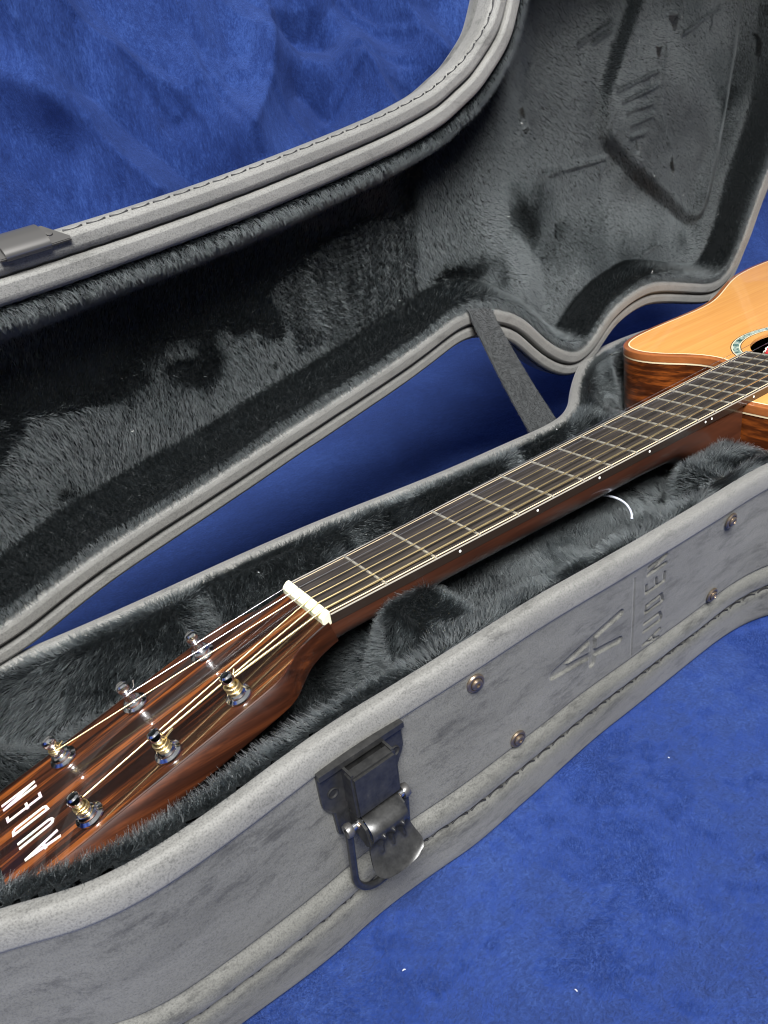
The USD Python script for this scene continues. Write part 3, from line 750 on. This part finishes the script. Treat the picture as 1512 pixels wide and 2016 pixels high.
add('catch_rivet', cf(frame(lathe([(0, .0018), (.0022, .0018), (.0020, .0028), (0, .0030)], 16), (.0132, .0020, 0), (1, 0, 0), (0, 1, 0), (0, 0, 1))), M_GUN, CATCH)
# small catch on the tail end
iu2 = np.argmin(np.linalg.norm(LC - np.array([.357, .098]), axis=1)); n2 = LNI[iu2]
c2u = -La * n2[1] + Lv * n2[0]; c2o = -(La * n2[0] + Lv * n2[1])
add('edge_catch', frame(bevel_plate(Polygon([(-.012, -.004), (.012, -.004), (.012, .010), (-.012, .010)]), .004, .001), lid3(*LC[iu2], 0) + c2o * .0086, c2u, -Lw, c2o), M_STEEL, LIDP)

# ================================================================== the guitar (local frame: x along the neck from the nut, z up from the fretboard)
GUITAR = xf('guitar', loc=(0, 0, .126), roty=-1.5)
tag(stage.GetPrimAtPath(GUITAR), label='acoustic cutaway guitar with amber top and dark striped headstock lying in the case', category='guitar')
SC = .648
fretx = lambda n: SC * (1 - 2 ** (-n / 12))
fw = lambda x: .044 + (.0533 - .044) * x / .324          # fretboard width
XE = .447

# neck, loft of U sections, growing into the heel
secs = []
for x, dp, sq in [(-.004, .0200, .8), (.01, .0185, .9), (.05, .0192, .95), (.15, .0205, .95), (.25, .0220, .95), (.285, .0240, .95), (.305, .034, .9), (.322, .060, .8), (.338, .088, .7), (.3595, .094, .7)]:
    hwid = fw(max(x, 0)) / 2 - .0002
    if x > .30: hwid = hwid * (1 - .10 * (x - .30) / .06)
    a = np.linspace(0, math.pi, 21); ca, sa = np.cos(a), np.sin(a)
    e = 2.4
    ring = np.c_[np.full(21, x), hwid * np.sign(ca) * np.abs(ca) ** (2 / e), -.0062 - dp * np.abs(sa) ** (2 / e)]
    secs.append(ring)
neck = grid_mesh(np.array(secs), close_v=True)
NECK = add('neck', neck, M_NECK, GUITAR, smooth=40)

# fretboard: ebony centre, cream lines, dark edge binding
def strip(y0f, y1f, z0, z1, n=40, x0=0., x1=XE):
    xs = np.linspace(x0, x1, n); rows = []
    for x in xs:
        a, b = y0f(x), y1f(x); rows.append([(x, a, z0), (x, b, z0), (x, b, z1), (x, a, z1)])
    g = grid_mesh(np.array(rows), close_v=True)
    v = np.asarray(g.vertices); n4 = len(v)
    f = np.vstack([g.faces, [[0, 2, 1], [0, 3, 2], [n4 - 4, n4 - 3, n4 - 2], [n4 - 4, n4 - 2, n4 - 1]]])
    return trimesh.Trimesh(v, f, process=False)


FB = add('fretboard', strip(lambda x: -(fw(x) / 2 - .0027), lambda x: fw(x) / 2 - .0027, -.0061, 0.), M_EBONY, GUITAR, smooth=False)
for s in (-1, 1):
    o = (lambda x, s=s: s * (fw(x) / 2 - .0027)); i = (lambda x, s=s: s * (fw(x) / 2 - .0021)); e = (lambda x, s=s: s * fw(x) / 2)
    add('purfling_line', strip(o if s > 0 else i, i if s > 0 else o, -.004, .00005), M_CREAM, FB, smooth=False)
    bx = strip(i if s > 0 else e, e if s > 0 else i, -.0061, -.0002)
    add('edge_binding', bx, M_DARKBIND, FB, smooth=False)
    add('highlight_line', strip((lambda x, s=s: s * (fw(x) / 2 - .0004)) if s > 0 else (lambda x, s=s: s * (fw(x) / 2 + .0001)), (lambda x, s=s: s * (fw(x) / 2 + .0001)) if s > 0 else (lambda x, s=s: s * (fw(x) / 2 - .0004)), -.0006, .00002), M_EDGEGLINT, FB, smooth=False)  # thin strip painting the bright edge highlight onto the binding
for n in range(1, 21):
    x = fretx(n); hwid = fw(x) / 2 - .0006
    a = np.linspace(0, math.pi, 9); prof = np.c_[.0008 * np.cos(a), .0009 * np.sin(a) ** .8]
    rows = []
    for y in (-hwid, -hwid + .0012, -hwid + .004, 0, hwid - .004, hwid - .0012, hwid):
        k = .35 if abs(y) > hwid - .0005 else 1.
        rows.append([(x + q[0], y, q[1] * k) for q in prof])
    add('fret', grid_mesh(np.array(rows)), M_NICKEL, GUITAR, smooth=60)
for n in (3, 5, 7, 9, 12, 12.001, 15, 17):
    x = (fretx(math.floor(n)) + fretx(math.floor(n) - 1)) / 2
    if n == 12: x -= .0035
    if n == 12.001: x += .0035
    if n == 17: x = (fretx(17) + fretx(16)) / 2
    dot = lathe([(0, 0), (.0009, 0), (.0008, .0002), (0, .0003)], 14)
    add('side_dot', frame(dot, (x, -fw(x) / 2 - .0000, -.0030), (1, 0, 0), (0, 0, 1), (0, -1, 0)), M_WHITE, GUITAR)

# nut
prof = np.array([(0, -.005), (0, .0016), (-.0006, .0022), (-.0024, .0018), (-.0046, .0000), (-.0052, -.0012), (-.0052, -.0055)])
rows = [[(q[0] if abs(y) < .0215 else q[0] * .8 - .0004, y, q[1] - (.0007 if abs(y) > .0215 else 0) - .012 * y * y) for q in prof] for y in np.r_[-.0220, -.0214, np.linspace(-.0205, .0205, 45), .0214, .0220]]
P = np.array(rows)
for s_ in np.linspace(-.0180, .0180, 6):                                  # string slots
    for k_ in range(len(P)):
        if abs(P[k_, 3, 1] - s_) < .00055: P[k_, 1:5, 2] -= .0008
nut = grid_mesh(P, close_v=True)
v = np.asarray(nut.vertices); npf = len(prof); L0 = len(v)
cap = np.vstack([[[0, k + 1, k] for k in range(1, npf - 1)], [[L0 - npf, L0 - npf + k, L0 - npf + k + 1] for k in range(1, npf - 1)]])
add('nut', trimesh.Trimesh(v, np.vstack([nut.faces, cap]), process=False), M_BONE, GUITAR, smooth=25)

# headstock, tilted back 13 degrees: local s towards its end, y, n normal
al = math.radians(13); HO = np.array([-.004, 0, -.004]); HD = np.array([-math.cos(al), 0, -math.sin(al)]); HN = np.array([-math.sin(al), 0, math.cos(al)])
hw_out = PchipInterpolator([-.002, .008, .018, .027, .034, .041, .055, .10, .14, .172, .181], [.0219, .0226, .0252, .0310, .0358, .0378, .0384, .0386, .0388, .0390, .0391])
hw_top = PchipInterpolator([-.002, .008, .018, .027, .034, .041, .055, .10, .14, .172, .181], [.0214, .0221, .0238, .0280, .0318, .0334, .0338, .0338, .0338, .0338, .0338])
def head_loft(cols_fn, n):
    rows = [[HO + HD * s_ + np.array([0, 1, 0]) * y + HN * n_ for y, n_ in cols_fn(float(hw_out(s_)), float(hw_top(s_)))] for s_ in np.r_[np.linspace(-.002, .05, 40), np.linspace(.055, .181, 30)]]
    g = grid_mesh(np.array(rows), close_v=True); v = np.asarray(g.vertices); ec = len(v) - n
    g = trimesh.Trimesh(v, np.vstack([g.faces, [[ec, ec + k, ec + k + 1] for k in range(1, n - 1)]]), process=False)
    g.fix_normals(); return g


HEAD = add('headstock', head_loft(lambda o, t_: [(-o * .985, -.0150), (-o, -.0135), (-o, -.0062), (-t_ - .0007, -.0008), (t_ + .0007, -.0008), (o, -.0062), (o, -.0135), (o * .985, -.0150)], 8), M_HEADSIDE, GUITAR, smooth=25, label='glossy dark striped headstock with pearl lettering')
add('veneer', head_loft(lambda o, t_: [(-t_ - .0006, -.0011), (-t_ - .0006, -.0005), (-t_ - .0002, 0), (0, 0), (t_ + .0002, 0), (t_ + .0006, -.0005), (t_ + .0006, -.0011)], 7), M_HEAD, HEAD, smooth=25)
hf = lambda m: frame(m, HO, HD, (0, -1, 0), HN)      # x towards the end, y towards the bass side
LETTERS = {'N': [[(173.0, 23.1), (155.2, 23.1)], [(172.8, 19.6), (155.1, 19.6)], [(155.2, 23.1), (172.8, 19.6)]],
           'E': [[(172.1, 13.5), (172.1, 10.4), (155.2, 10.2), (155.2, 13.5)], [(162.2, 8.9), (162.3, 13.4)]],
           'D': [[(171.7, -.4), (171.4, 1.7), (170.2, 2.5), (156.0, 2.5), (154.7, 1.7), (154.3, -.6), (171.7, -.4)]],
           'U': [[(171.4, -7.6), (155.8, -7.5), (154.4, -8.0), (153.9, -9.2), (154.5, -10.4), (155.8, -10.8), (171.3, -10.9)]],
           'A': [[(170.5, -19.6), (153.6, -17.2)], [(170.5, -19.6), (153.2, -21.7)], [(161.3, -17.9), (160.7, -22.2)]]}
for ch, ls in LETTERS.items():
    g = shapely.union_all([LineString([(a / 1000, -b / 1000) for a, b in l]).buffer(.00070, cap_style=2, join_style=2) for l in ls])
    add('letter', hf(extrude(g, .00025, .00002)), M_PEARL, HEAD, smooth=False, label='pearl letter ' + ch)

# strings and tuners
NUTY = np.linspace(.0180, -.0180, 6)                                     # treble to bass
POSTS = [(.0555, .0225), (.0972, .0232), (.1388, .0235), (.1388, -.0240), (.0968, -.0240), (.0558, -.0236)]   # e B G D A E
RAD = [.00016, .00021, .00032, .00042, .00054, .00066]
WIND = [0, 0, 3.0, 3.6, 4.2, 3.2]
h3 = lambda s_, y, n_: HO + HD * s_ + np.array([0, y, 0]) + HN * n_
ND = -HD
for k in range(6):
    ps, pyy = POSTS[k]
    T = xf('tuner', GUITAR)
    th = lambda m: frame(m, h3(ps, pyy, 0), HD, (0, -1, 0), HN)
    add('washer', th(lathe([(0, .0001), (.0064, .0001), (.0068, .0006), (.0066, .0013), (.0056, .0018), (.0050, .0021), (.0050, .0034), (.0043, .0044), (.0034, .0047), (0, .0047)], 32)), M_CHROME, T, smooth=25)
    add('post', th(lathe([(0, .0046), (.0030, .0046), (.0030, .0058), (.0024, .0072), (.0022, .0092), (.0024, .0108), (.0031, .0118), (.0034, .0128), (.0034, .0142), (.0030, .0153), (.0020, .0159), (0, .0161)], 28)), M_CHROME, T, smooth=25)
    # string from the saddle over the nut to the post, then its coils
    r = RAD[k]; zc = .0078 if k > 1 else .0088
    sgn = 1 if pyy > 0 else -1
    post = h3(ps, pyy, zc)
    nutp = np.array([-.0010, NUTY[k], .0016 + r * .5 - .012 * NUTY[k] ** 2])
    tang = h3(ps, pyy - sgn * (.0026 + r), zc + .0012)
    sad = np.array([.6505, NUTY[k] * 1.52, .0085])
    line = [sad + (nutp - sad) * a for a in np.linspace(0, 1, 40)]
    line += [nutp + np.array([-.0022, 0, -.0007])] + [nutp + np.array([-.0022, 0, -.0007]) + (tang - nutp - np.array([-.0022, 0, -.0007])) * a for a in np.linspace(.06, 1, 16)]
    st = add('string', tube(line, r, 8), M_BRONZE if k > 1 else M_STEEL, GUITAR, smooth=True)
    nt = WIND[k] if WIND[k] else 1.5
    a = np.linspace(0, 2 * math.pi * nt, int(26 * nt)); rr = .0027 + r + .0002 * np.sin(a * .5)
    zz = zc + .0012 - (a / (2 * math.pi)) * 2 * r * 1.02
    start = math.pi / 2 * sgn
    coil = np.stack([h3(ps, pyy, 0) + HD * q[0] + np.array([0, -1, 0]) * q[1] + HN * q[2] for q in np.c_[-rr * np.sin(a) * sgn * 1.0, rr * np.cos(a) * sgn, zz]])
    add('winding', tube(coil, r * 1.02, 7), M_BRONZE if k > 1 else M_STEEL, st, smooth=True)
    # clipped end sticking out of the post
    e0 = h3(ps, pyy, zc + .0006); ang = [2.2, 2.6, 2.9, 1.2, 2.95, -2.4][k]
    ed = HD * math.cos(ang) + np.array([0, -1, 0]) * math.sin(ang)
    ln = [.004, .0075, .0045, .006, .0085, .0075][k]
    add('string_end', tube([e0 + ed * .0015, e0 + ed * (.0015 + ln * .5) + HN * ln * .25, e0 + ed * (.0015 + ln * .8) + HN * ln * (.9 if k in (1,) else .4)], r * .95, 7), M_BRONZE if k > 1 else M_STEEL, st, smooth=True)

# body
BZ = -.0062
body_pts = [(.3605, -.045), (.362, -.075), (.373, -.105), (.398, -.131), (.44, -.147), (.49, -.1505), (.54, -.146), (.59, -.148), (.65, -.170), (.71, -.192), (.765, -.198), (.815, -.184), (.848, -.145), (.863, -.08), (.867, 0),
            (.863, .08), (.848, .145), (.815, .186), (.7556, .199), (.6918, .195), (.645, .180), (.6006, .1625), (.573, .1555), (.54, .1535), (.5134, .1540), (.4691, .1535), (.445, .1495), (.4300, .1415), (.4222, .130), (.4192, .117), (.4212, .0990), (.4275, .0815), (.4328, .0660), (.4340, .0500), (.4300, .0375)]
bp = np.array(body_pts); s = np.r_[0, np.cumsum(np.linalg.norm(np.diff(bp, axis=0), axis=1) ** .7)]
curve = CubicSpline(s, bp)(np.linspace(0, s[-1], 420))
loop = np.vstack([[(.3605, -.0150)], curve, [(.4230, .0245), (.4000, .0140), (.3700, .0040)]])
BP = Polygon(loop)
hole = Point(.5, 0).buffer(.0490, 64)
topp = BP.buffer(-.0060, join_style=1).difference(hole)
BODY = xf('body', GUITAR)
add('soundboard', extrude(topp, .0030, BZ - .0030), M_SPRUCE, BODY, smooth=False)


def band(o0, o1, z0, z1):
    """Ring between two inward offsets of the body outline."""
    a = BP.buffer(-o0, join_style=1) if o0 else BP
    b = BP.buffer(-o1, join_style=1)
    return extrude(a.difference(b), z1 - z0, z0)


add('top_purfling', band(.0048, .0061, BZ - .003, BZ - .00002), M_CREAM, BODY, smooth=False)
# mahogany binding with a rounded edge
ring = loop; nin = inward(ring)
bprof = [(.0050, -.0001), (.0016, -.0001), (.0006, -.0004), (0, -.0012), (-.0001, -.0068)]
Pb_ = np.stack([np.c_[ring + nin * o, np.full(len(ring), BZ + z)] for o, z in bprof], 1)
bm = grid_mesh(Pb_, close_u=True); bm.fix_normals()
add('binding', bm, M_BIND, BODY, smooth=50)
add('lower_purfling', grid_mesh(np.stack([np.c_[ring + nin * o, np.full(len(ring), BZ + z)] for o, z in [(.0001, -.0068), (.0001, -.0084)]], 1), close_u=True), M_CREAM, BODY, smooth=50)
BD = .095
Ps = np.stack([np.c_[ring + nin * .0004, np.full(len(ring), BZ + z)] for z in np.r_[-.0083, np.linspace(-.012, -BD, 12)]], 1)
add('sides', grid_mesh(Ps, close_u=True), M_SIDE, BODY, smooth=50)
add('back', extrude(BP.buffer(-.0004), .003, BZ - BD - .003), M_SIDE, BODY, smooth=False)
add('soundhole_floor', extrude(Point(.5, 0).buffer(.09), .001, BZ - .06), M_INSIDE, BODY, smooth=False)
for nm, r0, r1, mt, hz in (('rosette_line', .0638, .0646, M_BLACKHOLE, .00008), ('rosette_line', .0630, .0638, M_CREAM, .0001), ('rosette_shell', .0576, .0630, M_ABALONE, .00013), ('rosette_line', .0568, .0576, M_CREAM, .0001), ('rosette_line', .0561, .0568, M_BLACKHOLE, .00008)):
    add(nm, extrude(Point(.5, 0).buffer(r1, 64).difference(Point(.5, 0).buffer(r0, 64)), hz, BZ), mt, BODY, smooth=False)
# bridge and saddle, beyond the frame
br = bevel_plate(Polygon([(.640, -.075), (.668, -.075), (.672, -.04), (.672, .04), (.668, .075), (.640, .075), (.636, .04), (.636, -.04)]), .0085, .002); br.apply_translation([0, 0, BZ]); add('bridge', br, M_EBONY, GUITAR)
sd = trimesh.creation.box([.003, .074, .012]); sd.apply_translation([.6505, 0, BZ + .0085]); add('saddle', sd, M_BONE, GUITAR)

# ================================================================== small things
# red dotted pouch in the soundhole
RW = lambda p: np.array([p[0] * math.cos(math.radians(1.5)) - p[2] * math.sin(math.radians(1.5)), p[1], p[0] * math.sin(math.radians(1.5)) + p[2] * math.cos(math.radians(1.5)) + .126])
POUCH = xf('red_pouch', loc=RW((.499, .0215, -.016)))
tag(stage.GetPrimAtPath(POUCH), label='small red object with white dots inside the soundhole', category='pouch')
pb = trimesh.creation.icosphere(4, 1.); v = np.asarray(pb.vertices); v = np.sign(v) * np.abs(v) ** .7 * np.array([.018, .017, .0065]); pb.vertices = v
add('bag', pb, M_RED, POUCH, smooth=True)
for q in range(60):
    v0 = v[rng.integers(len(v))]
    if v0[2] < .001: continue
    d_ = trimesh.creation.icosphere(1, .0009); d_.apply_translation(v0); add('dot', d_, M_WHITE, POUCH, smooth=True)

# pale cord lying on the plush beside the neck
cp = np.array([(.205, .012, .1005), (.2124, .0035, .1000), (.2190, -.0010, .1010), (.2250, -.0075, .1015), (.2285, -.0160, .1010), (.2285, -.0240, .0995), (.2255, -.0310, .0975), (.2205, -.0362, .0950)])
cs = CubicSpline(np.arange(len(cp)), cp)(np.linspace(0, len(cp) - 1, 50))
add('cord', tube(cs + .0004 * (nz(cs, 260, 81, 2) - .5)[:, None], .0007 + .00025 * nz(cs, 420, 82, 2), 10), M_CORD, smooth=True, label='short pale cord curving out from under the neck onto the plush', category='cord')

# lint on the cloth and on the plush of the lid
bits = []
def speck(p, n, size):
    a = rng.normal(size=3); a -= n * (a @ n); a /= np.linalg.norm(a); b = np.cross(n, a)
    L = size * (.5 + rng.random()); c = rng.normal() * .5
    bits.append(tube([p + n * .0006, p + n * .0012 + a * L * .5 + b * L * .25 * c, p + n * .0006 + a * L + b * L * .1 * c], .00016 + .0001 * rng.random(), 5))
for _ in range(26):
    x, y = rng.uniform(-.05, .55), rng.uniform(-.32, -.06)
    if interior(np.array([[x, y]]), RIM)[0] > -.004: continue
    speck(np.array([x, y, .0012]), np.array([0, 0, 1.]), .0011)
for _ in range(26):
    u, v = rng.uniform(-.55, .3), rng.uniform(.04, .30)
    w, d, _p = lid_height(np.array([[u, v]]))
    if d[0] < .02: continue
    speck(lid3(u, v, w[0] + .0055), Lw, .0020)
for _ in range(16):
    x, y = rng.uniform(-.15, .3), rng.uniform(-.09, .07)
    z, d = lining_height(np.array([[x, y]]))
    if d[0] < .012 or abs(y) < .045: continue
    speck(np.array([x, y, z[0] + .0055]), np.array([0, 0, 1.]), .0018)
add('lint', join(bits), M_LINT, smooth=True, kind='stuff', label='tiny white lint specks scattered on the cloth and plush', category='lint')
